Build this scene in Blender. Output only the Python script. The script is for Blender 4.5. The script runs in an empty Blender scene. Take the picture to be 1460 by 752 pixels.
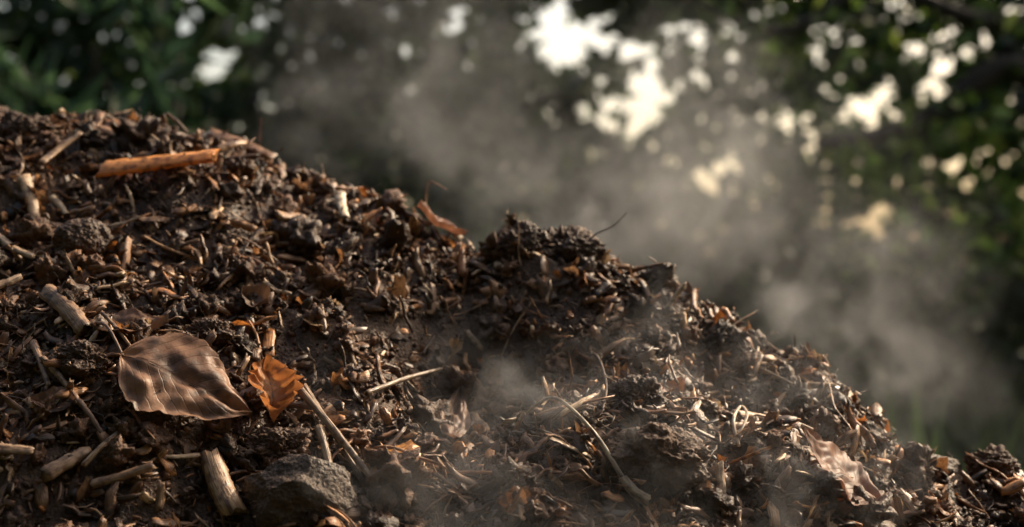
import bpy, bmesh, math
import numpy as np
from mathutils import Vector, Matrix
rng = np.random.default_rng(7)
scene = bpy.context.scene
scene.view_settings.view_transform='Standard'; scene.view_settings.look='None'; scene.view_settings.exposure=0

# ------------------------------------------------------------------ noise
def _h(ix,iy,iz,seed):
    n=(ix.astype(np.int64)*374761393+iy.astype(np.int64)*668265263+iz.astype(np.int64)*2147483647+seed*1274126177)&0xffffffff
    n=((n^(n>>13))*1274126177)&0xffffffff
    n=(n^(n>>16))&0xffffffff
    n=(n*2246822519)&0xffffffff
    n=n^(n>>15)
    return (n&0xffffff)/float(0xffffff)*2-1
def vn(x,y,z,seed=0):
    ix=np.floor(x);iy=np.floor(y);iz=np.floor(z)
    fx=x-ix;fy=y-iy;fz=z-iz
    fx=fx*fx*(3-2*fx);fy=fy*fy*(3-2*fy);fz=fz*fz*(3-2*fz)
    def c(a,b,d): return _h(ix+a,iy+b,iz+d,seed)
    x00=c(0,0,0)*(1-fx)+c(1,0,0)*fx; x10=c(0,1,0)*(1-fx)+c(1,1,0)*fx
    x01=c(0,0,1)*(1-fx)+c(1,0,1)*fx; x11=c(0,1,1)*(1-fx)+c(1,1,1)*fx
    return (x00*(1-fy)+x10*fy)*(1-fz)+(x01*(1-fy)+x11*fy)*fz
def nz(a):
    return a/np.maximum(np.linalg.norm(a,axis=-1,keepdims=True),1e-9)

# ------------------------------------------------------------------ heap height
CAMZ=0.75
K=0.72/1460
RX=np.array([-2.8,-2.0,-1.3,-.9,-.62,-.534,-.433,-.36,-.273,-.223,-.139,-.074,-.04,.039,.095,.156,.206,.267,.333,.379,.422,.48,.522,.75,1.2,1.8])
RZ=np.array([0,.55,.88,.95,.938,.940,.922,.898,.858,.838,.822,.785,.770,.784,.768,.740,.690,.662,.622,.575,.541,.518,.512,.44,.2,0])-.012
def ridge_y(x): return 1.70-.24*np.clip((x+.5)/1.0,0,1)
def H(x,y,detail=True):
    x=np.asarray(x,float);y=np.asarray(y,float)
    yr=ridge_y(x); zr=np.interp(x,RX,RZ)
    s=.82-.18*np.clip((x+.1)/.5,0,1)
    t=yr-y
    f=np.sqrt(t*t+.0016)-.04
    z=zr-np.where(t>0,s,.75)*f
    z-= .070*np.exp(-((x-.0)/.14)**2-((y-1.43)/.075)**2)
    z+= .035*np.exp(-((x+.33)/.12)**2-((y-1.28)/.09)**2)
    z+= .03*np.exp(-((x-.26)/.08)**2-((y-1.30)/.06)**2)
    z+= .018*np.exp(-((x+.1)/.10)**2-((y-1.2)/.05)**2)
    if detail:
        o=np.zeros_like(x)
        z=z+.019*vn(x*9,y*9,o+3.1,1)+.013*vn(x*22,y*22,o+1.7,2)+.008*vn(x*55,y*55,o+.4,3)+.0035*vn(x*140,y*140,o+.9,4)
    return np.maximum(z,-.05)
def Hn(x,y,e=.006):
    gx=(H(x+e,y)-H(x-e,y))/(2*e); gy=(H(x,y+e)-H(x,y-e))/(2*e)
    return nz(np.stack([-gx,-gy,np.ones_like(gx)],-1))

# ------------------------------------------------------------------ mesh helper
def mesh_obj(name,verts,faces_list,mats=(),col=None,lc=None,smooth=False,uv=None,parent=None,matidx=None):
    verts=np.asarray(verts,np.float32).reshape(-1,3)
    me=bpy.data.meshes.new(name)
    me.vertices.add(len(verts)); me.vertices.foreach_set('co',verts.ravel())
    loops=np.concatenate([np.asarray(f,np.int32).ravel() for f in faces_list])
    tot=np.concatenate([np.full(len(f),np.asarray(f).shape[1],np.int32) for f in faces_list])
    st=np.concatenate([[0],np.cumsum(tot)[:-1]]).astype(np.int32)
    me.loops.add(len(loops)); me.loops.foreach_set('vertex_index',loops)
    me.polygons.add(len(tot)); me.polygons.foreach_set('loop_start',st); me.polygons.foreach_set('loop_total',tot)
    if smooth: me.polygons.foreach_set('use_smooth',np.ones(len(tot),bool))
    me.update(calc_edges=True); me.validate()
    if col is not None:
        a=me.attributes.new('pcol','FLOAT_COLOR','POINT')
        c=np.ones((len(verts),4),np.float32); c[:,:3]=np.asarray(col).reshape(-1,3); a.data.foreach_set('color',c.ravel())
    if lc is not None:
        a=me.attributes.new('lc','FLOAT_VECTOR','POINT'); a.data.foreach_set('vector',np.asarray(lc,np.float32).ravel())
    for m in mats: me.materials.append(m)
    ob=bpy.data.objects.new(name,me); scene.collection.objects.link(ob)
    if parent: ob.parent=parent
    return ob

# ------------------------------------------------------------------ materials
def newmat(name):
    m=bpy.data.materials.new(name); m.use_nodes=True; nt=m.node_tree; nt.nodes.clear()
    out=nt.nodes.new('ShaderNodeOutputMaterial'); return m,nt,out
def N(nt,t,**k):
    n=nt.nodes.new(t)
    for a,b in k.items(): setattr(n,a,b)
    return n
def ramp(nt,stops):
    r=N(nt,'ShaderNodeValToRGB'); e=r.color_ramp.elements
    while len(e)<len(stops): e.new(.5)
    for i,(p,c) in enumerate(stops): e[i].position=p; e[i].color=(*c,1)
    return r
def soil_mat(name,tint=(1,1,1),use_attr=False):
    m,nt,out=newmat(name); L=nt.links.new
    tc=N(nt,'ShaderNodeTexCoord')
    n1=N(nt,'ShaderNodeTexNoise'); n1.inputs['Scale'].default_value=18; n1.inputs['Detail'].default_value=3
    n2=N(nt,'ShaderNodeTexNoise'); n2.inputs['Scale'].default_value=320; n2.inputs['Detail'].default_value=3
    L(tc.outputs['Object'],n1.inputs['Vector']);L(tc.outputs['Object'],n2.inputs['Vector'])
    r1=ramp(nt,[(.3,(.026*tint[0],.014*tint[1],.0078*tint[2])),(.52,(.074*tint[0],.039*tint[1],.021*tint[2])),(.72,(.155*tint[0],.086*tint[1],.048*tint[2]))])
    add=N(nt,'ShaderNodeMath',operation='MULTIPLY_ADD'); add.inputs[1].default_value=.55
    L(n2.outputs['Fac'],add.inputs[0]); 
    mm=N(nt,'ShaderNodeMath',operation='MULTIPLY'); mm.inputs[1].default_value=.45; L(n1.outputs['Fac'],mm.inputs[0]); L(mm.outputs[0],add.inputs[2])
    L(add.outputs[0],r1.inputs[0])
    b=N(nt,'ShaderNodeBsdfPrincipled'); b.inputs['Specular IOR Level'].default_value=.45
    if use_attr:
        at=N(nt,'ShaderNodeAttribute',attribute_name='pcol')
        mx=N(nt,'ShaderNodeMix',data_type='RGBA',blend_type='MULTIPLY'); mx.inputs[0].default_value=1
        L(r1.outputs[0],mx.inputs[6]);L(at.outputs['Color'],mx.inputs[7]); L(mx.outputs[2],b.inputs['Base Color'])
    else: L(r1.outputs[0],b.inputs['Base Color'])
    rr=N(nt,'ShaderNodeMapRange'); rr.inputs['To Min'].default_value=.33; rr.inputs['To Max'].default_value=.85; L(n1.outputs['Fac'],rr.inputs['Value']); L(rr.outputs[0],b.inputs['Roughness'])
    bp=N(nt,'ShaderNodeBump'); bp.inputs['Strength'].default_value=.9; bp.inputs['Distance'].default_value=.003
    L(n2.outputs['Fac'],bp.inputs['Height']); L(bp.outputs[0],b.inputs['Normal']); L(b.outputs[0],out.inputs[0])
    return m
def wood_mat(name,rough=(.28,.6),transl=0.0):
    m,nt,out=newmat(name); L=nt.links.new
    lc=N(nt,'ShaderNodeAttribute',attribute_name='lc'); at=N(nt,'ShaderNodeAttribute',attribute_name='pcol')
    mp=N(nt,'ShaderNodeMapping'); mp.inputs['Scale'].default_value=(60,900,900); L(lc.outputs['Vector'],mp.inputs[0])
    n=N(nt,'ShaderNodeTexNoise'); n.inputs['Scale'].default_value=1; n.inputs['Detail'].default_value=2; L(mp.outputs[0],n.inputs['Vector'])
    n2=N(nt,'ShaderNodeTexNoise'); n2.inputs['Scale'].default_value=110; n2.inputs['Detail'].default_value=3; L(lc.outputs['Vector'],n2.inputs['Vector'])
    r=ramp(nt,[(.28,(.35,.3,.27)),(.5,(.9,.88,.85)),(.72,(1.25,1.25,1.2))]); L(n.outputs['Fac'],r.inputs[0])
    r2=ramp(nt,[(.34,(.18,.13,.11)),(.47,(.8,.76,.73)),(.56,(1,1,1))]); L(n2.outputs['Fac'],r2.inputs[0])
    mx=N(nt,'ShaderNodeMix',data_type='RGBA',blend_type='MULTIPLY'); mx.inputs[0].default_value=1; L(at.outputs['Color'],mx.inputs[6]); L(r.outputs[0],mx.inputs[7])
    mx2=N(nt,'ShaderNodeMix',data_type='RGBA',blend_type='MULTIPLY'); mx2.inputs[0].default_value=.9; L(mx.outputs[2],mx2.inputs[6]); L(r2.outputs[0],mx2.inputs[7])
    b=N(nt,'ShaderNodeBsdfPrincipled'); L(mx2.outputs[2],b.inputs['Base Color'])
    rr=N(nt,'ShaderNodeMapRange'); rr.inputs['To Min'].default_value=rough[0]; rr.inputs['To Max'].default_value=rough[1]; L(n2.outputs['Fac'],rr.inputs['Value']); L(rr.outputs[0],b.inputs['Roughness'])
    bp=N(nt,'ShaderNodeBump'); bp.inputs['Strength'].default_value=.7; bp.inputs['Distance'].default_value=.0012; L(n.outputs['Fac'],bp.inputs['Height']); L(bp.outputs[0],b.inputs['Normal'])
    if transl>0:
        t=N(nt,'ShaderNodeBsdfTranslucent'); L(mx2.outputs[2],t.inputs[0]); ms=N(nt,'ShaderNodeMixShader'); ms.inputs[0].default_value=transl
        L(b.outputs[0],ms.inputs[1]);L(t.outputs[0],ms.inputs[2]);L(ms.outputs[0],out.inputs[0])
    else: L(b.outputs[0],out.inputs[0])
    return m
def dryleaf_mat(name,c1,c2,transl=.35):
    m,nt,out=newmat(name); L=nt.links.new
    lc=N(nt,'ShaderNodeAttribute',attribute_name='lc'); sp=N(nt,'ShaderNodeSeparateXYZ'); L(lc.outputs['Vector'],sp.inputs[0])
    tc=N(nt,'ShaderNodeTexCoord')
    ab=N(nt,'ShaderNodeMath',operation='ABSOLUTE'); L(sp.outputs[1],ab.inputs[0])
    k=N(nt,'ShaderNodeMath',operation='MULTIPLY_ADD'); k.inputs[1].default_value=-.33; L(ab.outputs[0],k.inputs[0]); L(sp.outputs[0],k.inputs[2])
    ml=N(nt,'ShaderNodeMath',operation='MULTIPLY'); ml.inputs[1].default_value=11; L(k.outputs[0],ml.inputs[0])
    fr=N(nt,'ShaderNodeMath',operation='PINGPONG'); fr.inputs[1].default_value=.5; L(ml.outputs[0],fr.inputs[0])
    vein=N(nt,'ShaderNodeMapRange'); vein.inputs['From Min'].default_value=0; vein.inputs['From Max'].default_value=.07; vein.inputs['To Min'].default_value=1; vein.inputs['To Max'].default_value=0; L(fr.outputs[0],vein.inputs['Value'])
    mid=N(nt,'ShaderNodeMapRange'); mid.inputs['From Min'].default_value=.015; mid.inputs['From Max'].default_value=.06; mid.inputs['To Min'].default_value=1; mid.inputs['To Max'].default_value=0; L(ab.outputs[0],mid.inputs['Value'])
    mxv=N(nt,'ShaderNodeMath',operation='MAXIMUM'); L(vein.outputs[0],mxv.inputs[0]); L(mid.outputs[0],mxv.inputs[1])
    n=N(nt,'ShaderNodeTexNoise'); n.inputs['Scale'].default_value=38; n.inputs['Detail'].default_value=7; L(tc.outputs['Object'],n.inputs['Vector'])
    r=ramp(nt,[(.34,tuple(.3*v for v in c2)),(.48,c2),(.66,c1)]); L(n.outputs['Fac'],r.inputs[0])
    n3=N(nt,'ShaderNodeTexNoise'); n3.inputs['Scale'].default_value=420; n3.inputs['Detail'].default_value=3; L(tc.outputs['Object'],n3.inputs['Vector'])
    mx=N(nt,'ShaderNodeMix',data_type='RGBA'); L(r.outputs[0],mx.inputs[6]); mx.inputs[7].default_value=(c2[0]*.45,c2[1]*.38,c2[2]*.35,1)
    vf=N(nt,'ShaderNodeMath',operation='MULTIPLY'); vf.inputs[1].default_value=.35; L(mxv.outputs[0],vf.inputs[0]); L(vf.outputs[0],mx.inputs[0])
    b=N(nt,'ShaderNodeBsdfPrincipled'); b.inputs['Roughness'].default_value=.5; L(mx.outputs[2],b.inputs['Base Color'])
    hh=N(nt,'ShaderNodeMath',operation='MULTIPLY_ADD'); hh.inputs[1].default_value=.8; L(n3.outputs['Fac'],hh.inputs[0]); L(mxv.outputs[0],hh.inputs[2])
    bp=N(nt,'ShaderNodeBump'); bp.inputs['Strength'].default_value=.4; bp.inputs['Distance'].default_value=.001; L(hh.outputs[0],bp.inputs['Height']); L(bp.outputs[0],b.inputs['Normal'])
    t=N(nt,'ShaderNodeBsdfTranslucent'); L(mx.outputs[2],t.inputs[0]); ms=N(nt,'ShaderNodeMixShader'); ms.inputs[0].default_value=transl
    L(b.outputs[0],ms.inputs[1]);L(t.outputs[0],ms.inputs[2]);L(ms.outputs[0],out.inputs[0])
    return m
def green_mat(name,rough=.3,transl=.5):
    m,nt,out=newmat(name); L=nt.links.new
    at=N(nt,'ShaderNodeAttribute',attribute_name='pcol')
    b=N(nt,'ShaderNodeBsdfPrincipled'); b.inputs['Roughness'].default_value=rough; L(at.outputs['Color'],b.inputs['Base Color'])
    t=N(nt,'ShaderNodeBsdfTranslucent'); L(at.outputs['Color'],t.inputs[0]); ms=N(nt,'ShaderNodeMixShader'); ms.inputs[0].default_value=transl
    L(b.outputs[0],ms.inputs[1]);L(t.outputs[0],ms.inputs[2]);L(ms.outputs[0],out.inputs[0])
    return m
def bark_mat(name,c=(.06,.045,.035)):
    m,nt,out=newmat(name); L=nt.links.new
    tc=N(nt,'ShaderNodeTexCoord'); n=N(nt,'ShaderNodeTexNoise'); n.inputs['Scale'].default_value=30; n.inputs['Detail'].default_value=4; L(tc.outputs['Object'],n.inputs['Vector'])
    r=ramp(nt,[(.3,tuple(v*.4 for v in c)),(.7,tuple(v*1.6 for v in c))]); L(n.outputs['Fac'],r.inputs[0])
    b=N(nt,'ShaderNodeBsdfPrincipled'); b.inputs['Roughness'].default_value=.85; L(r.outputs[0],b.inputs['Base Color'])
    bp=N(nt,'ShaderNodeBump'); bp.inputs['Distance'].default_value=.01; L(n.outputs['Fac'],bp.inputs['Height']); L(bp.outputs[0],b.inputs['Normal']); L(b.outputs[0],out.inputs[0])
    return m
M_soil=soil_mat('soil'); M_crumb=soil_mat('crumb',use_attr=True); M_clod=soil_mat('clod',(1.05,1.0,.95))
M_wood=wood_mat('wood'); M_frag=wood_mat('leaf_fragment',(.3,.55),.4); M_stone=soil_mat('stone_surface',(1.0,1.15,1.3))
M_green=green_mat('foliage',.3,.55); M_bark=bark_mat('bark',(.035,.028,.022))
M_core=green_mat('grass_blade',.5,.3)

# ------------------------------------------------------------------ heap surface
xs=np.unique(np.round(np.concatenate([np.linspace(-3,-.95,60),np.arange(-.95,.85,.0028),np.linspace(.85,2.0,40)]),5))
ys=np.unique(np.round(np.concatenate([np.linspace(.25,1.02,40),np.arange(1.02,1.85,.0028),np.linspace(1.85,3.2,50)]),5))
X,Y=np.meshgrid(xs,ys); Z=H(X,Y)
nxn,nyn=len(xs),len(ys)
idx=np.arange(nxn*nyn).reshape(nyn,nxn)
F=np.stack([idx[:-1,:-1],idx[:-1,1:],idx[1:,1:],idx[1:,:-1]],-1).reshape(-1,4)
heap=mesh_obj('compost_heap',np.stack([X,Y,Z],-1),[F],[M_soil],smooth=True)

# ------------------------------------------------------------------ scatter helpers
def sample(n,xr=(-.95,.85),yr=(1.0,1.9)):
    x=rng.uniform(*xr,n); y=rng.uniform(*yr,n); return x,y
def frames(x,y,tilt=.35,full=False):
    n=len(x)
    nn=Hn(x,y) if not full else rng.normal(size=(n,3))
    nn=nz(nn+rng.normal(size=(n,3))*tilt)
    a=rng.normal(size=(n,3)); t=nz(a-(a*nn).sum(-1,keepdims=True)*nn); b=np.cross(nn,t)
    return t,b,nn
def tube_batch(name,n,S,R,Lr,Wr,Tr,bend,tilt,colors,mat,lift=(0,.004),xr=(-.95,.85),yr=(1.0,1.9),jit=.18,taper=.5,smooth=False):
    x,y=sample(n,xr,yr)
    L=rng.uniform(0,1,n)**1.7*(Lr[1]-Lr[0])+Lr[0]; W=rng.uniform(*Wr,n); T=rng.uniform(*Tr,n)
    s=np.linspace(-1,1,S); th=np.linspace(0,2*np.pi,R,endpoint=False)
    ss=np.broadcast_to(s[None,:,None],(n,S,R)); tt=np.broadcast_to(th[None,None,:],(n,S,R))
    tp=1-(np.abs(ss)**3)*rng.uniform(taper*.4,taper,(n,1,1))
    r=1+rng.normal(size=(n,S,R))*jit*.5+rng.normal(size=(n,1,R))*jit
    lx=ss*L[:,None,None]/2+rng.normal(size=(n,S,R))*(L[:,None,None]*.02)*(np.abs(ss)>.9)*3
    ly=np.cos(tt)*r*tp*W[:,None,None]/2; lz=np.sin(tt)*r*tp*T[:,None,None]/2
    b1=rng.normal(size=(n,1,1))*bend; b2=rng.normal(size=(n,1,1))*bend; b3=rng.normal(size=(n,1,1))*bend*.5
    ly=ly+(b1*ss**2+b3*np.sin(ss*4))*L[:,None,None]/2; lz=lz+(b2*ss**2+b3*np.cos(ss*5))*L[:,None,None]/2
    t,b,nn=frames(x,y,tilt)
    z=H(x,y)+rng.uniform(*lift,n)
    P=np.stack([x,y,z],-1)[:,None,None,:]+lx[...,None]*t[:,None,None]+ly[...,None]*b[:,None,None]+lz[...,None]*nn[:,None,None]
    i=np.arange(S-1)[:,None]; j=np.arange(R)[None,:]
    q=np.stack([i*R+j,i*R+(j+1)%R,(i+1)*R+(j+1)%R,(i+1)*R+j],-1).reshape(-1,4)
    Q=(np.arange(n)[:,None,None]*S*R+q[None]).reshape(-1,4)
    c0=(np.arange(n)[:,None]*S*R+np.arange(R)[::-1][None]); c1=(np.arange(n)[:,None]*S*R+(S-1)*R+np.arange(R)[None])
    colors=np.array(colors); ci=colors[rng.integers(0,len(colors),n)]*rng.uniform(.6,1.25,(n,1))
    col=np.broadcast_to(ci[:,None,None,:],(n,S,R,3))
    off=rng.uniform(-5,5,(n,1,1,3))
    lc=np.stack([lx,ly,lz],-1)+off
    return mesh_obj(name,P,[Q,c0,c1],[mat],col=col,lc=lc.reshape(-1,3),smooth=smooth)
def ico(sub):
    bm=bmesh.new(); bmesh.ops.create_icosphere(bm,subdivisions=sub,radius=1)
    v=np.array([p.co[:] for p in bm.verts]); f=np.array([[q.index for q in p.verts] for p in bm.faces]); bm.free(); return v,f
def clod_batch(name,n,sub,size,amp,freq,colors,mat,lift=.2,smooth=False,flat=.75):
    V,Fc=ico(sub); nv=len(V)
    x,y=sample(n)
    s=size[0]+(size[1]-size[0])*rng.uniform(0,1,n)**2.5
    sc=s[:,None]*rng.uniform(flat-.2,1.15,(n,3))
    off=rng.uniform(-50,50,(n,1,3))
    p=V[None]*freq+off
    d=1+amp*vn(p[...,0],p[...,1],p[...,2],5)+amp*.5*vn(p[...,0]*2.3,p[...,1]*2.3,p[...,2]*2.3,6)
    if sub>=3: d=d+amp*.35*vn(p[...,0]*5,p[...,1]*5,p[...,2]*5,7)
    loc=V[None]*d[...,None]*sc[:,None]/2
    t,b,nn=frames(x,y,.4,True)
    P=np.stack([x,y,H(x,y)+s*lift],-1)[:,None]+loc[...,0:1]*t[:,None]+loc[...,1:2]*b[:,None]+loc[...,2:3]*nn[:,None]
    Q=(np.arange(n)[:,None,None]*nv+Fc[None]).reshape(-1,3)
    colors=np.array(colors); ci=colors[rng.integers(0,len(colors),n)]*rng.uniform(.6,1.4,(n,1))
    return mesh_obj(name,P,[Q],[mat],col=np.broadcast_to(ci[:,None],(n,nv,3)),smooth=smooth)
soilc=[(1,1,1),(1.3,1.15,1.05),(.7,.65,.6),(1.5,1.3,1.1)]
clod_batch('soil_crumbs',26000,1,(.0025,.011),.35,1.6,soilc,M_crumb)
clod_batch('soil_lumps',2100,3,(.010,.030),.7,2.6,soilc,M_crumb,lift=.16)
clod_batch('soil_clods',240,4,(.026,.055),.6,2.8,soilc,M_crumb,lift=.09)
tan=[(.60,.40,.24),(.44,.27,.15),(.36,.20,.105),(.25,.13,.065),(.56,.26,.09),(.70,.52,.35),(.38,.17,.065)]
dark=[(.15,.08,.044),(.10,.055,.033),(.21,.115,.062),(.29,.16,.085),(.065,.039,.023)]
tube_batch('wood_splinters',14000,4,5,(.006,.030),(.0013,.0048),(.0006,.0026),.12,.55,dark+dark[:4]+tan,M_wood,lift=(0,.008))
tube_batch('bark_flakes',4400,5,7,(.010,.038),(.004,.014),(.001,.0038),.16,.5,dark+dark+tan[1:5],M_wood,lift=(0,.010),jit=.22)
tube_batch('wood_chips',1900,7,8,(.016,.055),(.004,.011),(.0018,.0055),.08,.5,tan+tan+dark[:4],M_wood,lift=(.003,.013),jit=.2)
tube_batch('twig_litter',620,10,6,(.025,.09),(.0014,.0038),(.0014,.0038),.10,.38,tan+dark,M_wood,lift=(.003,.014),jit=.06,taper=.3,smooth=True)
tube_batch('root_fibres',1700,9,3,(.012,.05),(.0004,.0009),(.0004,.0009),.38,.75,tan[:4]+dark,M_wood,lift=(.002,.012),jit=.02,smooth=True)

def frag_batch(name,n,size,colors,mat,xr=(-.95,.85),yr=(1.0,1.9),curl=.5,lift=(.001,.008)):
    G=6; x,y=sample(n,xr,yr)
    u=np.linspace(-1,1,G); U,V=np.meshgrid(u,u); 
    du=U*np.sqrt(1-V*V/2); dv=V*np.sqrt(1-U*U/2)
    L=rng.uniform(*size,n); W=L*rng.uniform(.4,.8,n)
    rad=1+.25*rng.normal(size=(n,G,G))*(np.maximum(abs(U),abs(V))>.95)
    lx=du*rad*L[:,None,None]/2; ly=dv*rad*W[:,None,None]/2
    lz=((rng.normal(size=(n,1,1))*curl)*du**2+(rng.normal(size=(n,1,1))*curl)*dv**2*.8+rng.normal(size=(n,1,1))*.4*du*dv)*L[:,None,None]/2+rng.normal(size=(n,G,G))*L[:,None,None]*.012
    t,b,nn=frames(x,y,.5)
    P=np.stack([x,y,H(x,y)+rng.uniform(*lift,n)],-1)[:,None,None]+lx[...,None]*t[:,None,None]+ly[...,None]*b[:,None,None]+lz[...,None]*nn[:,None,None]
    id_=np.arange(G*G).reshape(G,G); q=np.stack([id_[:-1,:-1],id_[:-1,1:],id_[1:,1:],id_[1:,:-1]],-1).reshape(-1,4)
    Q=(np.arange(n)[:,None,None]*G*G+q[None]).reshape(-1,4)
    colors=np.array(colors); ci=colors[rng.integers(0,len(colors),n)]*rng.uniform(.6,1.25,(n,1))
    lc=np.stack([lx,ly,lz],-1)+rng.uniform(-5,5,(n,1,1,3))
    return mesh_obj(name,P,[Q],[mat],col=np.broadcast_to(ci[:,None,None],(n,G,G,3)),lc=lc.reshape(-1,3),smooth=True)
frag_batch('leaf_litter',1500,(.008,.032),[(.30,.17,.09),(.42,.2,.08),(.2,.115,.065),(.5,.35,.21),(.48,.18,.045)],M_frag)

# ------------------------------------------------------------------ hero pieces, laid on the slope
def on_heap(px,py,lift=0.0):
    d=np.linspace(.95,2.0,1500); x=(px-730)*K*d; z=CAMZ-(py-376)*K*d
    h=H(x,d,False); w=np.where(z<=h)[0]
    i=w[0] if len(w) else int(np.argmax(h-z))
    p=np.array([x[i],d[i],float(H(x[i:i+1],d[i:i+1])[0])])
    nn=Hn(np.array([p[0]]),np.array([p[1]]),.03)[0]
    return p+nn*lift,nn
def stick(name,pts,r0,r1,color,flat=1.0,R=12,S=28,jit=.08,mat=None):
    pts=np.array(pts,float); m=len(pts)
    tt=np.linspace(0,m-1,S)
    P=[]
    for t in tt:
        i=min(int(t),m-2); f=t-i
        p0=pts[max(i-1,0)];p1=pts[i];p2=pts[i+1];p3=pts[min(i+2,m-1)]
        P.append(.5*((2*p1)+(-p0+p2)*f+(2*p0-5*p1+4*p2-p3)*f*f+(-p0+3*p1-3*p2+p3)*f**3))
    P=np.array(P); T=nz(np.gradient(P,axis=0))
    ref=np.array([0.1,-.6,.78]); A=nz(np.cross(T,ref)); B=np.cross(A,T)
    th=np.linspace(0,2*np.pi,R,endpoint=False)
    rad=np.linspace(r0,r1,S)[:,None]*(1+jit*rng.normal(size=(S,1))*.35+jit*rng.normal(size=(1,R)))*(1+jit*.3*rng.normal(size=(S,R)))
    ca=np.cos(th)[None]*rad; sa=np.sin(th)[None]*rad*flat
    V=P[:,None]+ca[...,None]*A[:,None]+sa[...,None]*B[:,None]
    V[0]-=T[0]*rng.uniform(0,1,(R,1))*r0*1.1; V[-1]+=T[-1]*rng.uniform(0,1,(R,1))*r1*1.1
    i=np.arange(S-1)[:,None]; j=np.arange(R)[None]
    q=np.stack([i*R+j,i*R+(j+1)%R,(i+1)*R+(j+1)%R,(i+1)*R+j],-1).reshape(-1,4)
    ln=np.concatenate([[0],np.cumsum(np.linalg.norm(np.diff(P,axis=0),axis=1))])
    lc=np.stack([np.broadcast_to(ln[:,None],(S,R)),ca,sa],-1)+rng.uniform(-3,3,3)
    col=np.broadcast_to(np.array(color),(S,R,3)).copy()
    V=V.reshape(-1,3)
    c0=np.arange(R)[::-1][None]; c1=((S-1)*R+np.arange(R))[None]
    return mesh_obj(name,V,[q,c0,c1],[mat or M_wood],col=col,lc=lc.reshape(-1,3),smooth=True)
def P_(px,py,l=.006): return on_heap(px,py,l)[0]
def leaf(name,base,tip,Wd,mat,curl=.25,cup=.3,petiole=None,twist=0,lift=.012,nrm=None,ragged=.0):
    a,na=on_heap(base[0],base[1],lift); b,nb=on_heap(tip[0],tip[1],lift)
    nn=nz(na+nb) if nrm is None else nz(np.array(nrm,float)); t=nz(b-a); L=np.linalg.norm(b-a)
    nn=nz(nn-(nn@t)*t); s=np.cross(nn,t)
    GU,GV=60,35
    u=np.linspace(0,1,GU)[:,None]; v=np.linspace(-1,1,GV)[None]
    w=(np.sin(np.pi*np.clip(u,0,1)**.85)**.75)*(1-.35*u)*1.15
    w=np.nan_to_num(w)
    sd=rng.uniform(0,99)
    uu=np.broadcast_to(u,(GU,GV)); vv=np.broadcast_to(v,(GU,GV)); oo=uu*0.
    edge=1+.012*np.sin(uu*70)+.12*vn(uu*6+sd,oo+np.sign(vv)*3,oo,9)+ragged*vn(uu*22+sd,oo+np.sign(vv)*7,oo,12)
    W=w*edge*Wd/2
    lx=uu*L; ly=vv*W
    und=.05*L*vn(uu*4+sd,vv*2.2,oo,10)+.022*L*vn(uu*11+sd,vv*4,oo,11)
    vz=-.004*L*np.abs(np.sin((uu-.33*np.abs(vv))*11*np.pi))**.6*np.minimum(1,np.abs(vv)*3)
    lz=cup*np.abs(vv)**1.5*Wd/2+curl*L*(uu-.5)**2*2-curl*L*.25+und-vz
    ang=twist*(uu-.5); ly,lz=ly*np.cos(ang)-lz*np.sin(ang),ly*np.sin(ang)+lz*np.cos(ang)
    V=a+lx[...,None]*t+ly[...,None]*s+lz[...,None]*nn
    id_=np.arange(GU*GV).reshape(GU,GV); q=np.stack([id_[:-1,:-1],id_[:-1,1:],id_[1:,1:],id_[1:,:-1]],-1).reshape(-1,4)
    lc=np.stack([uu,vv,oo],-1)
    par=mesh_obj(name,V,[q],[mat],lc=lc.reshape(-1,3),smooth=True)
    mid=V[:, GV//2]-nn*.0007
    mr=stick('midrib',mid[::6],.0010,.0004,(.16,.09,.05),S=24,R=6,jit=.02); mr.parent=par
    if petiole:
        pp=[V[1,GV//2]]+[P_(*k) for k in petiole]
        pt=stick('petiole',pp,.0013,.0016,(.2,.11,.06),R=7,jit=.03); pt.parent=par
    return par
M_l1=dryleaf_mat('dry_leaf_tan',(.42,.235,.14),(.27,.14,.08),.25)
M_l2=dryleaf_mat('dry_leaf_orange',(.6,.27,.09),(.4,.15,.05),.45)
M_l3=dryleaf_mat('dry_leaf_red',(.32,.15,.085),(.21,.09,.05),.4)
M_l4=dryleaf_mat('dry_leaf_brown',(.26,.14,.08),(.16,.085,.05),.3)
leaf('dry_leaf',(176,556),(354,616),.092,M_l1,curl=-.05,cup=.04,petiole=[(160,525,.018),(132,495,.012)],lift=.024,ragged=.05)
leaf('dry_leaf',(140,512),(236,508),.05,M_l4,curl=.1,cup=.3,lift=.012)
leaf('dry_leaf',(388,614),(370,542),.042,M_l2,curl=-.3,cup=.9,ragged=.3,lift=.014)
leaf('dry_leaf',(1225,716),(1128,655),.085,M_l3,curl=.1,cup=.10,ragged=.12,lift=.018)
leaf('dry_leaf',(580,318),(655,328),.055,M_l3,curl=.2,cup=.2,ragged=.12,lift=.022)
leaf('dry_leaf',(640,640),(650,580),.03,M_l4,curl=.1,cup=.4,lift=.012)
leaf('dry_leaf',(110,600),(50,612),.03,M_l4,curl=.2,cup=.3,lift=.01)
leaf('dry_leaf',(60,232),(5,215),.035,M_l4,curl=.2,cup=.3,lift=.01)
leaf('dry_leaf',(385,470),(345,450),.035,M_l4,curl=.3,cup=.5,lift=.012)

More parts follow.
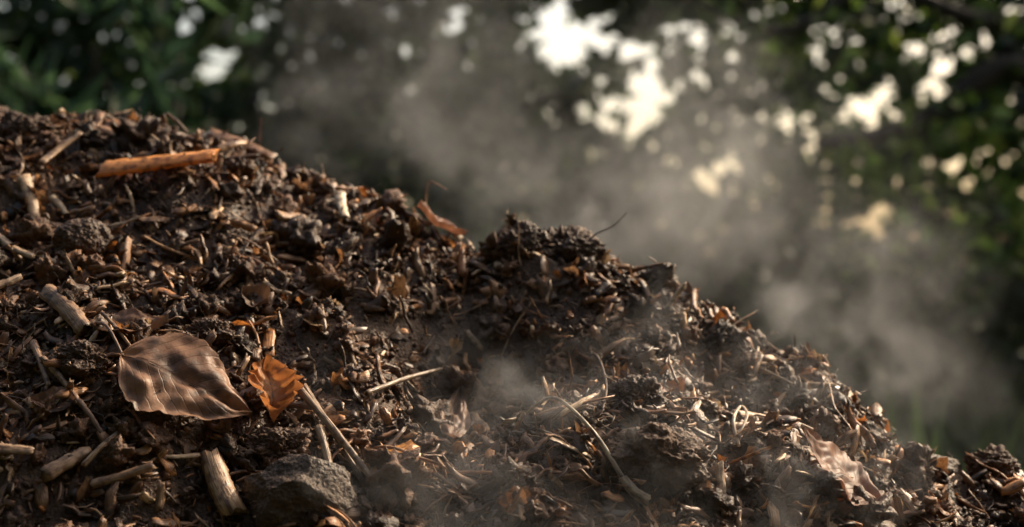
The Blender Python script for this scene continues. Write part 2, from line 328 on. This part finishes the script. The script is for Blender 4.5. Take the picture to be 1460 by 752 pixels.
def chip(name,a,b,r,col,flat=.45,l=.010,mid=None,r1=None,jit=.12,mat=None):
    p0=P_(*a,l);p1=P_(*b,l); m=(p0+p1)/2+rng.normal(size=3)*np.linalg.norm(p1-p0)*.03
    if mid: m=P_(*mid,l)
    return stick(name,[p0,m,p1],r,r1 or r*.75,col,flat=flat,S=18,jit=jit,mat=mat)
M_or=wood_mat('orange_wood',(.22,.45),.4)
chip('wood_chip',(160,255),(296,280),.0125,(.98,.48,.16),.35,.026,mat=M_or,jit=.2)
chip('wood_chip',(535,672),(580,650),.009,(.98,.48,.12),.5,.014,mat=M_or,jit=.2)
chip('wood_chip',(305,215),(378,245),.009,(.36,.21,.13),.5,.014,jit=.2)
chip('wood_chip',(35,268),(52,302),.007,(.5,.35,.22),.7,.01)
chip('wood_chip',(75,278),(98,300),.004,(.5,.38,.25),.5,.012)
chip('wood_chip',(395,315),(428,305),.006,(.55,.36,.22),.5,.014)
chip('wood_chip',(312,243),(340,238),.0055,(.55,.36,.22),.5,.014)
chip('wood_chip',(418,232),(424,262),.0035,(.65,.52,.4),.5,.016)  # pale chip colour stands in for a bright glint
chip('wood_chip',(128,492),(225,482),.009,(.36,.21,.13),.6,.008,jit=.2)
chip('wood_chip',(1050,612),(1100,606),.004,(.65,.42,.25),.6,.014)
chip('wood_chip',(1240,700),(1250,725),.005,(.65,.45,.32),.5,.012)
chip('wood_chip',(0,440),(28,425),.005,(.6,.44,.3),.6,.014)
chip('wood_chip',(0,345),(50,385),.005,(.6,.44,.3),.6,.016)
chip('wood_chip',(60,240),(115,205),.005,(.45,.3,.18),.5,.016)
chip('wood_chip',(488,292),(496,312),.0055,(.75,.62,.46),.4,.014,jit=.25)  # white glint painted as a very pale chip
chip('wood_chip',(288,195),(296,211),.006,(.75,.62,.46),.4,.016,jit=.25)  # glint near the left ridge, put into the chip's pale colour
chip('wood_chip',(640,335),(648,352),.005,(.75,.62,.46),.4,.016,jit=.25)  # pale chip painting the glint at the ridge dip
chip('wood_chip',(165,405),(172,428),.006,(.5,.36,.23),.5,.014)
chip('wood_chip',(60,370),(95,392),.004,(.5,.36,.23),.5,.014)
chip('branch_piece',(298,652),(330,716),.0105,(.44,.29,.18),.85,.014,r1=.0122,jit=.08)
chip('branch_piece',(75,452),(125,500),.0095,(.36,.23,.14),.8,.012,r1=.008,jit=.09)
chip('branch_piece',(70,700),(120,655),.0075,(.34,.23,.15),.8,.010,r1=.006,jit=.09)
chip('branch_piece',(135,690),(215,688),.0045,(.4,.26,.17),.8,.010,r1=.004,jit=.09)
chip('branch_piece',(0,688),(45,680),.006,(.42,.28,.18),.7,.012,r1=.004,jit=.09)
def tw(a,b,r,c,l=.012,mid=None,r1=None):
    p0=P_(*a,l);p1=P_(*b,l*.6); m=P_(*mid,l) if mid else (p0+p1)/2+np.array([0,0,.002])
    return stick('twig',[p0,m,p1],r,r1 or r*.7,c,S=22,R=9,jit=.08)
tw((418,580),(542,712),.0042,(.36,.24,.15),.022)
tw((432,578),(520,690),.003,(.3,.2,.12),.018)
tw((455,630),(472,690),.0042,(.48,.35,.24),.018)
tw((120,668),(180,628),.0028,(.4,.28,.18),.016)
tw((76,545),(118,600),.0035,(.44,.29,.19),.018)
tw((118,600),(155,640),.0028,(.3,.18,.12),.014)
tw((55,510),(75,575),.0035,(.38,.24,.15),.014)
tw((520,580),(625,543),.0028,(.3,.22,.15),.014)
tw((1085,585),(1148,632),.0030,(.65,.5,.37),.018)
tw((1040,635),(1130,618),.0028,(.55,.36,.23),.014)
tw((235,150),(262,190),.0022,(.25,.15,.1),.02)
tw((150,500),(190,545),.0018,(.3,.18,.1),.02)
st=stick('plant_stem',[P_(765,612,.02),P_(800,618,.022),P_(840,650,.02),P_(880,690,.016),P_(905,710,.010)],.0012,.0026,(.42,.36,.26),S=36,R=8,jit=.03)
kn=stick('knob',[P_(882,695,.016),P_(898,706,.014),P_(916,712,.012)],.0035,.0055,(.36,.3,.22),S=10,R=9,jit=.12); kn.parent=st
def xyz(px,py,d): return np.array([(px-730)*K*d,d,CAMZ-(py-376)*K*d])
stick('plant_stem',[xyz(826,356,1.56),xyz(850,334,1.55),xyz(875,322,1.55),xyz(893,304,1.55)],.0011,.0006,(.08,.05,.035),S=20,R=6,jit=.03)
stick('plant_stem',[xyz(606,298,1.66),xyz(610,262,1.66),xyz(622,262,1.655),xyz(636,270,1.65)],.0012,.0008,(.45,.3,.18),S=20,R=6,jit=.03)
stick('plant_stem',[xyz(368,225,1.69),xyz(371,190,1.69),xyz(372,170,1.68)],.001,.0007,(.2,.08,.05),S=10,R=6,jit=.03)
stick('plant_stem',[xyz(930,405,1.56),xyz(938,380,1.56),xyz(925,366,1.56)],.0012,.0007,(.2,.12,.08),S=14,R=6,jit=.03)
stick('plant_stem',[P_(1052,655,.01),P_(1040,638,.02),P_(1050,618,.022),P_(1062,632,.02),P_(1054,652,.014)],.002,.0015,(.5,.38,.26),flat=.5,S=30,R=8,jit=.03)
rt=stick('root',[P_(845,515,.016),P_(862,530,.02),P_(866,570,.02),P_(858,612,.014)],.0016,.001,(.13,.08,.05),S=30,R=7,jit=.1)
for k in range(60):
    f=rng.uniform(0,1); px=np.interp(f,[0,.3,.6,1],[845,862,866,858]); py=np.interp(f,[0,.3,.6,1],[515,530,570,612])
    p=P_(px,py,.018); q=p+nz(rng.normal(size=3))*rng.uniform(.004,.011)
    h=stick('hair',[p,(p+q)/2+rng.normal(size=3)*.001,q],.0004,.0002,(.2,.13,.08),S=5,R=4,jit=0); h.parent=rt
def clod(name,px,py,r,mat,sc=(1,1,1),amp=.28,freq=2.2,lift=.3,sub=6,smooth=True,planes=()):
    V,Fc=ico(sub); p,nn=on_heap(px,py,r*lift); o=rng.uniform(-30,30,3)
    W=V.copy()
    for (a,dd) in planes:
        a=nz(np.array(a,float)); s=W@a; W=W-np.maximum(s-dd,0)[:,None]*a*.88
    q=V*freq+o
    d=1+amp*vn(*q.T,5)+amp*.5*vn(*(q*2.4).T,6)+amp*.35*vn(*(q*5).T,7)+amp*.25*vn(*(q*11).T,8)+amp*.12*vn(*(q*22).T,9)
    W=W*d[:,None]*np.array(sc)*r+p
    return mesh_obj(name,W,[Fc],[mat],smooth=smooth)
clod('soil_clod',932,652,.038,M_clod,(1.25,.9,.8),.30,1.6,.4)
clod('soil_clod',120,348,.028,M_clod,(1.1,1,1),.14,1.6,.3)
clod('soil_clod',905,575,.026,M_clod,(1.1,1,.9),.32,1.6)
clod('soil_clod',1412,690,.022,M_clod,(1.25,1,.9),.3,1.6,.5)
clod('soil_clod',400,640,.024,M_clod,(1.2,1,.8),.3,1.6,.1)
clod('soil_clod',120,545,.024,M_clod,(1.2,1,.8),.3,1.6,.1)
clod('soil_clod',30,178,.022,M_clod,(1.3,1,.8),.3,1.6,.2)
clod('soil_clod',812,360,.026,M_clod,(1.3,1,1),.32,1.6,-.1)
clod('soil_clod',745,370,.022,M_clod,(1.3,1,1),.32,1.6,-.4)
clod('soil_clod',300,500,.018,M_clod,(1.3,1,.8),.3,1.6,.1)
clod('stone',432,718,.042,M_stone,(1.3,1,.95),.10,1.8,.05,planes=[((-.35,-.5,.8),.72),((.6,-.6,.5),.70),((-.8,-.5,.1),.75),((.1,-1,-.1),.72),((.9,.1,.3),.78),((-.6,.2,.8),.74),((.3,.3,.9),.70)])
clod('stone',1330,690,.018,M_stone,(1.6,1,.7),.10,1.8,.3,planes=[((0,-.6,.8),.7),((.8,-.5,.3),.72),((-.8,-.4,.4),.72)])

# ------------------------------------------------------------------ ground
gm,nt,out=newmat('ground_earth'); Lk=nt.links.new
tc=N(nt,'ShaderNodeTexCoord'); n=N(nt,'ShaderNodeTexNoise'); n.inputs['Scale'].default_value=1.3; n.inputs['Detail'].default_value=6; Lk(tc.outputs['Object'],n.inputs['Vector'])
r=ramp(nt,[(.35,(.03,.022,.014)),(.5,(.035,.045,.018)),(.7,(.06,.08,.03))]); Lk(n.outputs['Fac'],r.inputs[0])
b=N(nt,'ShaderNodeBsdfPrincipled'); b.inputs['Roughness'].default_value=.9; Lk(r.outputs[0],b.inputs['Base Color']); Lk(b.outputs[0],out.inputs[0])
g=300
mesh_obj('ground',[(-g,-g,0),(g,-g,0),(g,g,0),(-g,g,0)],[np.array([[0,1,2,3]])],[gm])

# ------------------------------------------------------------------ foliage
def leaves(name,P,Ln,Wd,colors,mat,face=None,parent=None,dirs=None):
    n=len(P)
    nn=nz(rng.normal(size=(n,3))+ (0 if face is None else np.array(face)))
    a=rng.normal(size=(n,3)) if dirs is None else dirs
    t=nz(a-(a*nn).sum(-1,keepdims=True)*nn); s=np.cross(nn,t)
    L=Ln*rng.uniform(.6,1.3,(n,1)); W=Wd*rng.uniform(.6,1.3,(n,1))
    v=np.stack([P,P+t*L*.4+s*W*.5+nn*W*.12,P+t*L-nn*L*.1,P+t*L*.4-s*W*.5+nn*W*.12],1)
    i=np.arange(n)[:,None]*4
    q1=np.concatenate([i,i+1,i+2],1); q2=np.concatenate([i,i+2,i+3],1)
    colors=np.array(colors); ci=colors[rng.integers(0,len(colors),n)]*rng.uniform(.5,1.3,(n,1))
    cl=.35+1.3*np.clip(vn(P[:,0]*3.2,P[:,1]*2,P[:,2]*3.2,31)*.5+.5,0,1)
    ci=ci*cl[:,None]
    return mesh_obj(name,v,[np.concatenate([q1,q2])],[mat],col=np.broadcast_to(ci[:,None],(n,4,3)),parent=parent)
gcol=[(.045,.085,.028),(.065,.12,.035),(.035,.065,.03),(.09,.13,.038)]
ycol=[(.17,.27,.045),(.12,.20,.04),(.22,.29,.06),(.09,.15,.035)]
def limb(name,pts,r0,r1,parent=None,R=10):
    o=stick(name,pts,r0,r1,(.1,.1,.1),R=R,S=26,jit=.05,mat=M_bark)
    if parent: o.parent=parent
    return o
HY=6.0
gaps=[(790,35,28),(835,45,22),(815,75,22),(775,60,13),(855,30,11),(800,10,13),(870,66,10),(905,70,11),(925,75,12),(940,95,9),(918,120,19),(935,140,15),(905,150,10),
(862,165,16),(845,180,10),(905,180,13),(930,165,9),(1005,255,13),(1030,245,11),(1020,268,11),(1040,235,9),
(1225,150,19),(1245,165,15),(1255,130,11),(1205,160,10),(1335,105,14),(1330,125,13),(1345,95,8),(1380,68,12),(1135,170,12),(1245,305,16),(1262,320,13),(1235,320,9),
(1342,243,12),(1325,258,11),(1200,60,8),(1165,60,8),(1290,330,8),(1040,50,11),(1160,210,9),(1410,215,11),(1452,18,12),(1300,75,8),(1283,5,11),
(262,38,14),(250,50,10),(310,80,14),(300,95,11),(322,95,9),(245,110,11),(375,108,9),(268,118,7),
(650,35,8),(668,22,6),(682,45,6),(640,50,5),(590,75,9),(730,75,8),(560,20,5),(1100,25,7),(990,60,7),(960,30,7),(1000,200,7),(1190,130,8),(1420,270,8),(1440,150,8),(1180,100,7)]
for k in range(60):
    gaps.append((rng.uniform(980,1460),rng.uniform(0,340),rng.uniform(3,6.5)))
for k in range(16):
    gaps.append((rng.uniform(200,980),rng.uniform(0,190),rng.uniform(2.5,5)))
hx=np.array([(g_[0]-730)*K*HY for g_ in gaps]); hz=np.array([CAMZ-(g_[1]-376)*K*HY for g_ in gaps]); hr=np.array([g_[2]*K*HY for g_ in gaps])
n=110000
P=np.stack([rng.uniform(-5.5,5.5,n),HY+rng.uniform(-.2,.2,n),rng.uniform(0,3.3,n)],-1)
P[:,2]*=1-.08*np.abs(vn(P[:,0]*1.5,P[:,0]*0,P[:,0]*0,20))
sx=P[:,0]*HY/P[:,1]; sz=CAMZ+(P[:,2]-CAMZ)*HY/P[:,1]
keep=np.ones(n,bool)
for a,c,rr in zip(hx,hz,hr): keep&=((sx-a)**2+(sz-c)**2)>(rr+.022)**2
P=P[keep]
hedge=bpy.data.objects.new('hedge',None); scene.collection.objects.link(hedge)
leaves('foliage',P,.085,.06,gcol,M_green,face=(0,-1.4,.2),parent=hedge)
for k in range(16):
    x0=-5.2+k*.69+rng.uniform(-.15,.15)
    limb('stem_%d'%k,[(x0,HY+.1,-.05),(x0+rng.uniform(-.1,.1),HY+.1,.35),(x0+rng.uniform(-.2,.2),HY+.1,.62)],.03,.015,hedge)

shrub=bpy.data.objects.new('laurel_shrub',None); scene.collection.objects.link(shrub)
PP=[];DD=[]
for k in range(150):
    c=np.array([rng.uniform(-2.4,-.85),rng.uniform(3.6,4.5),0]); c[2]=rng.uniform(.3,1.9-.15*abs(c[0]+1.5))
    ax=nz(np.array([rng.normal()*.5,-.6+rng.normal()*.3,.7]))
    m=rng.integers(7,12)
    for j in range(m):
        d=nz(rng.normal(size=3)); d=nz(d-ax*(d@ax)*.6+ax*.15); PP.append(c); DD.append(d)
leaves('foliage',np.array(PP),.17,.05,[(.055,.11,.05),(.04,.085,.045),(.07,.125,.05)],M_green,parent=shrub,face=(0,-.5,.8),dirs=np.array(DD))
for k in range(9):
    x1=-2.3+k*.16; limb('stem_%d'%k,[(-1.5+rng.uniform(-.2,.2),4.3,-.05),((x1-1.5)/2,4.3,.6),(x1,4.3+rng.uniform(-.1,.2),1.0),(x1+rng.uniform(-.1,.1),4.3,1.4)],.014,.005,shrub)

tree=bpy.data.objects.new('broadleaf_tree',None); scene.collection.objects.link(tree)
limb('trunk',[(1.95,4.8,-.1),(1.9,4.8,.7),(2.0,4.8,1.6),(1.9,4.85,2.6),(2.0,4.9,3.6)],.13,.05,tree,14)
def lim(n_,pts,a,b_): limb(n_,pts,a,b_,tree)
Y0=4.7
def q(px,py,d=Y0): return tuple(xyz(px,py,d))
lim('limb_1',[(1.93,4.8,1.2),q(1440,95),q(1330,165),q(1240,195),q(1170,205)],.05,.02)
lim('limb_2',[(1.98,4.8,1.6),q(1400,30),q(1250,-20),q(1120,45),q(1000,10)],.035,.01)
lim('limb_3',[(1.9,4.8,.95),q(1420,320),q(1350,310),q(1290,300)],.02,.008)
lim('limb_4',[q(1330,165),q(1290,240),q(1250,260)],.018,.006)
lim('limb_5',[(1.95,4.8,2.4),(1.4,4.7,2.7),(.8,4.6,2.8)],.04,.01)
lim('limb_6',[(1.95,4.8,2.2),(2.5,4.9,2.7),(3.0,5,2.9)],.04,.01)
lim('limb_7',[q(1250,-20),q(1200,60),q(1160,130)],.014,.005)
cl=[]
def cluster(px,py,s,m,d=Y0):
    c=xyz(px,py,d); cl.append(c+rng.normal(size=(m,3))*np.array([s,.15,s]))
for (px,py,s,m) in [(1380,180,.10,60),(1290,60,.10,50),(1200,30,.08,40),(1420,270,.10,80),(1340,330,.08,55),(1215,262,.05,50),(1100,20,.08,40),(1430,60,.09,40),(1290,290,.06,35),(1400,380,.1,60),(1100,90,.06,15),(1300,210,.06,40),(1160,120,.05,16),(1050,20,.06,22),(1225,350,.05,30),(1440,340,.08,50)]:
    cluster(px,py,s,m)
up=np.stack([rng.normal(1.6,.55,1500),rng.normal(4.8,.5,1500),rng.normal(3.0,.3,1500)],-1); up=up[(up[:,2]>2.1)]; cl.append(up)
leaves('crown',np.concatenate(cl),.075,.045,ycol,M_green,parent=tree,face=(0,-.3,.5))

# unseen hedge added behind the camera to block sky fill on the slope
sky_screen=bpy.data.objects.new('hedge',None); scene.collection.objects.link(sky_screen)
m_=9000
th=rng.uniform(math.radians(170),math.radians(385),m_); rr_=4.2+rng.uniform(-.3,.3,m_)
P=np.stack([rr_*np.cos(th)*1.1,1.2+rr_*np.sin(th),rng.uniform(0,1,m_)**.8*5.2],-1)
P=P[~((P[:,0]>1.5)&(P[:,1]>1.0))]
leaves('foliage',P,.42,.30,gcol,M_green,parent=sky_screen,face=None)
for k in range(14):
    a=math.radians(175+k*14); x0,y0=4.25*1.1*math.cos(a),1.2+4.25*math.sin(a)
    limb('stem_%d'%k,[(x0,y0,-.05),(x0+.1,y0,1.2),(x0-.1,y0+.1,2.6),(x0,y0,4.2)],.06,.015,sky_screen)

nb=9000
gx=rng.uniform(-4,4,nb); gy=rng.uniform(2.9,6.5,nb)
P=np.stack([gx,gy,np.zeros(nb)],-1); D=nz(np.stack([rng.normal(size=nb)*.35,rng.normal(size=nb)*.35,np.ones(nb)],-1))
leaves('grass',P,.28,.014,gcol+ycol[3:],M_core,dirs=D)
wp=[];wd=[]
for k in range(40):
    c=np.array([rng.uniform(.7,2.2),rng.uniform(3.0,3.8),0.02])
    for j in range(9):
        wp.append(c+rng.normal(size=3)*.02*np.array([1,1,0])); wd.append(nz(np.array([rng.normal()*.9,rng.normal()*.9,.8])))
leaves('strap_leaf_plant',np.array(wp),.36,.045,[(.04,.08,.025),(.055,.10,.03)],M_green,dirs=np.array(wd))

# ------------------------------------------------------------------ steam
def steam(name,blobs,center,half,dens,step,nscale=6.0,floor=.06):
    sm,nt,out=newmat(name+'_vapour'); Lk=nt.links.new
    tc=N(nt,'ShaderNodeTexCoord')
    w=N(nt,'ShaderNodeTexNoise'); w.inputs['Scale'].default_value=nscale; w.inputs['Detail'].default_value=2; Lk(tc.outputs['Object'],w.inputs['Vector'])
    sb=N(nt,'ShaderNodeVectorMath',operation='SUBTRACT'); sb.inputs[1].default_value=(.5,.5,.5); Lk(w.outputs['Color'],sb.inputs[0])
    scv=N(nt,'ShaderNodeVectorMath',operation='SCALE'); scv.inputs['Scale'].default_value=.42; Lk(sb.outputs[0],scv.inputs[0])
    ad=N(nt,'ShaderNodeVectorMath',operation='ADD'); Lk(tc.outputs['Object'],ad.inputs[0]); Lk(scv.outputs[0],ad.inputs[1])
    cur=None
    for (c,r,amp) in blobs:
        s=N(nt,'ShaderNodeVectorMath',operation='SUBTRACT'); s.inputs[1].default_value=c; Lk(ad.outputs[0],s.inputs[0])
        d=N(nt,'ShaderNodeVectorMath',operation='DIVIDE'); d.inputs[1].default_value=r; Lk(s.outputs[0],d.inputs[0])
        l=N(nt,'ShaderNodeVectorMath',operation='LENGTH'); Lk(d.outputs[0],l.inputs[0])
        m=N(nt,'ShaderNodeMapRange',interpolation_type='SMOOTHSTEP'); m.inputs['From Min'].default_value=0; m.inputs['From Max'].default_value=1; m.inputs['To Min'].default_value=amp*dens; m.inputs['To Max'].default_value=0
        Lk(l.outputs['Value'],m.inputs['Value'])
        if cur is None: cur=m.outputs[0]
        else:
            a=N(nt,'ShaderNodeMath',operation='ADD'); Lk(cur,a.inputs[0]); Lk(m.outputs[0],a.inputs[1]); cur=a.outputs[0]
    n2=N(nt,'ShaderNodeTexNoise'); n2.inputs['Scale'].default_value=nscale*1.6; n2.inputs['Detail'].default_value=2; Lk(ad.outputs[0],n2.inputs['Vector'])
    mr=N(nt,'ShaderNodeMapRange',interpolation_type='SMOOTHSTEP'); mr.inputs['From Min'].default_value=.42; mr.inputs['From Max'].default_value=.66; mr.inputs['To Min'].default_value=floor; mr.inputs['To Max'].default_value=1; Lk(n2.outputs['Fac'],mr.inputs['Value'])
    mu=N(nt,'ShaderNodeMath',operation='MULTIPLY'); Lk(cur,mu.inputs[0]); Lk(mr.outputs[0],mu.inputs[1])
    vs=N(nt,'ShaderNodeVolumeScatter'); vs.inputs['Color'].default_value=(.93,.96,1,1); vs.inputs['Anisotropy'].default_value=.35; Lk(mu.outputs[0],vs.inputs['Density']); Lk(vs.outputs[0],out.inputs['Volume'])
    try: sm.cycles.volume_step_rate=step
    except Exception: pass
    V,Fc=ico(3); V=V*np.array(half)+np.array(center)
    return mesh_obj(name,V,[Fc],[sm])
steam('steam',[((-.10,1.9,.96),(.30,.2,.32),.65),((.24,1.9,.88),(.34,.22,.24),1.05),((.13,1.8,.79),(.24,.18,.14),1.1),((.47,1.75,.64),(.24,.18,.30),1.0)],(.16,1.87,.84),(.72,.27,.52),2.2,2.0,5.5,.08)
steam('steam',[((.22,1.27,.60),(.17,.10,.13),1.0),((-.03,1.22,.585),(.15,.09,.10),1.0),((.10,1.33,.67),(.16,.09,.10),.4)],(.12,1.24,.62),(.34,.15,.18),4.4,2.0,9)

# ------------------------------------------------------------------ light
EL,AZ=math.radians(38),math.radians(51)
wd=bpy.data.worlds.new('World'); scene.world=wd; wd.use_nodes=True; nt=wd.node_tree
bg=nt.nodes['Background']; sk=nt.nodes.new('ShaderNodeTexSky'); sk.sky_type='NISHITA'; sk.sun_disc=False; sk.sun_elevation=EL; sk.sun_rotation=AZ; sk.dust_density=5; sk.ozone_density=.5
mxw=nt.nodes.new('ShaderNodeMix'); mxw.data_type='RGBA'; mxw.blend_type='MULTIPLY'; mxw.inputs[0].default_value=1; mxw.inputs[7].default_value=(1.75,1.6,1.38,1)
nt.links.new(sk.outputs[0],mxw.inputs[6]); nt.links.new(mxw.outputs[2],bg.inputs[0]); bg.inputs[1].default_value=.15
sd=bpy.data.lights.new('sun','SUN'); sd.energy=5; sd.angle=math.radians(.5); sd.color=(1,.82,.60)
so=bpy.data.objects.new('sun',sd); scene.collection.objects.link(so)
dv=Vector((math.sin(AZ)*math.cos(EL),math.cos(AZ)*math.cos(EL),math.sin(EL)))
so.rotation_euler=dv.to_track_quat('Z','Y').to_euler()

cd=bpy.data.cameras.new('camera'); cam=bpy.data.objects.new('camera',cd); scene.collection.objects.link(cam)
cam.location=(0,0,CAMZ); cam.rotation_euler=(math.radians(90),0,0); cd.lens=50; cd.sensor_width=36
cd.clip_start=.05; cd.clip_end=1000; cd.dof.use_dof=True; cd.dof.focus_distance=1.30; cd.dof.aperture_fstop=3.2
scene.camera=cam
